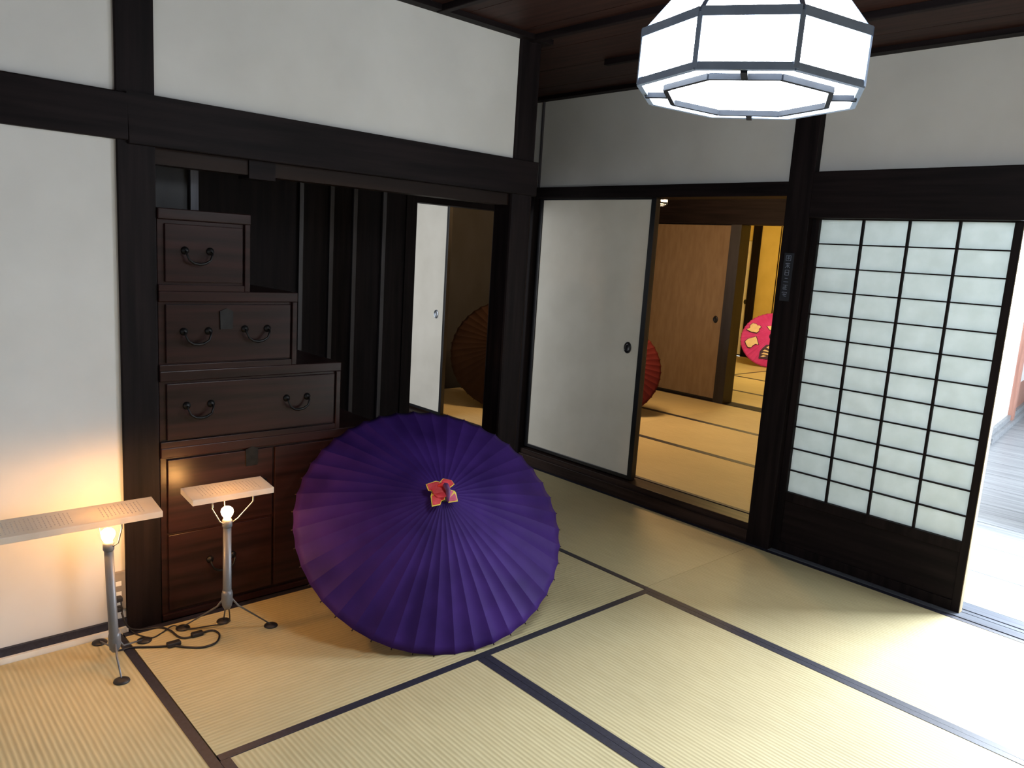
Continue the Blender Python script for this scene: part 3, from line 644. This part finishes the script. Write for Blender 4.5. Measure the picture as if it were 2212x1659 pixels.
def reading_board(y0, y1, xb, xf, zb, zf, label, cols, seed):
    root = empty('reading_board', ((xb + xf) / 2, (y0 + y1) / 2, (zb + zf) / 2 - 0.019), label=label, cat='reading board', group='white reading boards over the lamp stands')
    b = MB(); t = 0.020
    b.quadbox([(xf, y0, zf - t), (xf, y1, zf - t), (xb, y1, zb - t), (xb, y0, zb - t), (xf, y0, zf), (xf, y1, zf), (xb, y1, zb), (xb, y0, zb)])
    b.build('panel', ACRYL, root, 0.0015)
    rd = random.Random(seed)
    for ya, yb in cols:
        b = MB()
        y = ya
        while y < yb:
            f = rd.uniform(0.12, 0.22)
            while f < 0.80:
                l = rd.uniform(0.04, 0.10)
                x = xb + (xf - xb) * f; x2 = xb + (xf - xb) * min(0.86, f + l)
                z = zb + (zf - zb) * f + 0.0004; z2 = zb + (zf - zb) * min(0.86, f + l) + 0.0004
                w_ = 0.0016
                vs = [b.bm.verts.new(p) for p in ((x, y - w_, z), (x2, y - w_, z2), (x2, y + w_, z2), (x, y + w_, z))]
                b.bm.faces.new(vs)
                f += l + 0.035
            y += 0.0115
        b.build('printed_text', INK, root)
    return root
ST2 = lamp_stand(-2.490, 1.018, 0.463, [(-2.4976, 1.1828), (-2.655, 0.925), (-2.625, 1.060)], 'lamp stand with lit bulb in front of the step chest', 0.0, 0.0,
           [(-2.462, 0.955, 0.527, 0), (-2.462, 1.095, 0.527, 0), (-2.545, 1.03, 0.524, 0)])
ST1 = lamp_stand(-2.548, 0.672, 0.446, [(-2.4235, 0.6566), (-2.7105, 0.668), (-2.640, 0.790)], 'lamp stand with lit bulb against the left white wall', 0.02, -0.016,
           [(-2.492, 0.685, 0.500, 0), (-2.575, 0.64, 0.502, 0)], hz=0.075)
reading_board(0.889, 1.168, -2.562, -2.452, 0.553, 0.541, 'short white reading board above the stand before the chest', [(0.93, 1.13)], 3)
reading_board(0.050, 0.806, -2.592, -2.482, 0.530, 0.512, 'long white reading board running out of the left edge', [(0.30, 0.56), (0.64, 0.76)], 5)

# ------------------------------------------------------------------ cables, plugs, outlet
def smooth(pts, n=6):
    P = [Vector(p) for p in pts]; out = []
    for i in range(len(P) - 1):
        p0, p1, p2, p3 = P[max(i - 1, 0)], P[i], P[i + 1], P[min(i + 2, len(P) - 1)]
        for k in range(n):
            t = k / n
            out.append(0.5 * ((2 * p1) + (-p0 + p2) * t + (2 * p0 - 5 * p1 + 4 * p2 - p3) * t * t + (-p0 + 3 * p1 - 3 * p2 + p3) * t ** 3))
    out.append(P[-1]); return out
z_ = 0.0045
b = MB(); b.tube(smooth([(-2.552, 0.66, 0.05), (-2.600, 0.70, 0.012), (-2.612, 0.738, z_), (-2.568, 0.811, z_), (-2.546, 0.853, z_), (-2.51, 0.887, z_), (-2.479, 0.929, z_), (-2.484, 0.976, z_), (-2.531, 1.007, z_), (-2.575, 1.000, z_), (-2.578, 0.953, z_), (-2.572, 0.912, z_), (-2.596, 0.89, z_), (-2.659, 0.882, z_), (-2.70, 0.86, z_), (-2.722, 0.80, z_), (-2.715, 0.76, 0.03), (-2.722, 0.742, 0.085)]), 0.0034, 8)
cab = b.build('power_cord', CABLE, ST1)
b = MB(); b.box((-2.562, 0.835, 0.001), (-2.538, 0.880, 0.017)); 
bb = b.build('inline_switch', CABLE, cab, 0.004)
b = MB(); b.box((-2.584, 0.925, 0.001), (-2.562, 0.965, 0.016)); b.build('inline_plug', CABLE, cab, 0.004)
b = MB(); b.tube(smooth([(-2.505, 1.025, 0.14), (-2.545, 1.05, 0.05), (-2.600, 1.060, 0.003), (-2.60, 1.01, 0.0095), (-2.639, 0.93, 0.003), (-2.675, 0.90, 0.0095), (-2.660, 0.856, 0.003), (-2.643, 0.818, 0.003), (-2.68, 0.790, 0.003), (-2.722, 0.772, 0.0095), (-2.728, 0.75, 0.06), (-2.726, 0.742, 0.125)]), 0.0024, 8)
b.build('power_cord', CABLE, ST2)
ol = empty('wall_outlet', (-2.752, 0.742, 0.085), label='brown wall outlet with black plugs low on the left wall', cat='wall outlet')
bx('cover_plate', (-2.762, 0.712, 0.082), (-2.752, 0.766, 0.222), PLATE, ol, 0.002)
for i, z in enumerate((0.178, 0.140, 0.105)):
    bx('socket', (-2.755, 0.724, z - 0.007), (-2.7505, 0.752, z + 0.010), WHITE, ol, 0.001)
for z in (0.128, 0.092):
    b = MB(); b.box((-2.7515, 0.728, z - 0.008), (-2.728, 0.750, z + 0.010)); tag(b.build('power_plug', CABLE, None, 0.004), ['black plug in the upper socket of the wall outlet', 'black plug in the lowest socket of the wall outlet'][z < 0.1], 'plug')

# ------------------------------------------------------------------ name strip on the post
ns = empty('name_strip', (-1.912, 3.512, 1.25), label='narrow dark strip with pale vertical characters on the post', cat='sign')
bx('strip', (-1.938, 3.510, 1.245), (-1.888, 3.5155, 1.475), DARKWALL, ns, 0.001)
g = MB(); rd = random.Random(11)
glyphs = [
    [(0, 0, 0, 1), (1, 0, 1, 1), (0, 1, 1, 1), (0, 0, 1, 0), (.2, .75, .8, .75), (.2, .45, .8, .45), (.5, .2, .5, .9)],
    [(0, .85, 1, .85), (.5, 1, .5, 0), (.1, .55, .9, .55), (.5, .5, 0, 0), (.5, .5, 1, 0)],
    [(.1, 1, .1, 0), (.9, 1, .9, 0), (.1, 1, .9, 1), (.1, .5, .9, .5), (.1, 0, .9, 0)],
    [(.2, .8, .8, .8), (0, .1, 1, .1)],
    [(0, .9, 1, .9), (.5, .9, .5, 0), (.1, .5, .9, .5), (.1, .05, .9, .05), (.1, .5, .1, .05)],
    [(0, .9, 1, .9), (0, .9, 0, .7), (1, .9, 1, .7), (.2, .55, .9, .55), (.5, .6, .45, .1), (.45, .1, .95, .1), (.1, .35, .95, .4)]]
for i, G in enumerate(glyphs):
    zt = 1.462 - i * 0.0345; s = 0.024; x0 = -1.926
    for a, c, d, e in G:
        p = Vector((x0 + a * s, 3.5095, zt - s + c * s)); q = Vector((x0 + d * s, 3.5095, zt - s + e * s))
        dd = (q - p).normalized(); n_ = Vector((-dd.z, 0, dd.x)) * 0.0012
        g.quadbox([p - n_, q - n_, q + n_, p + n_] + [v + Vector((0, 0.0008, 0)) for v in (p - n_, q - n_, q + n_, p + n_)])
g.build('lettering', GLYPH, ns)
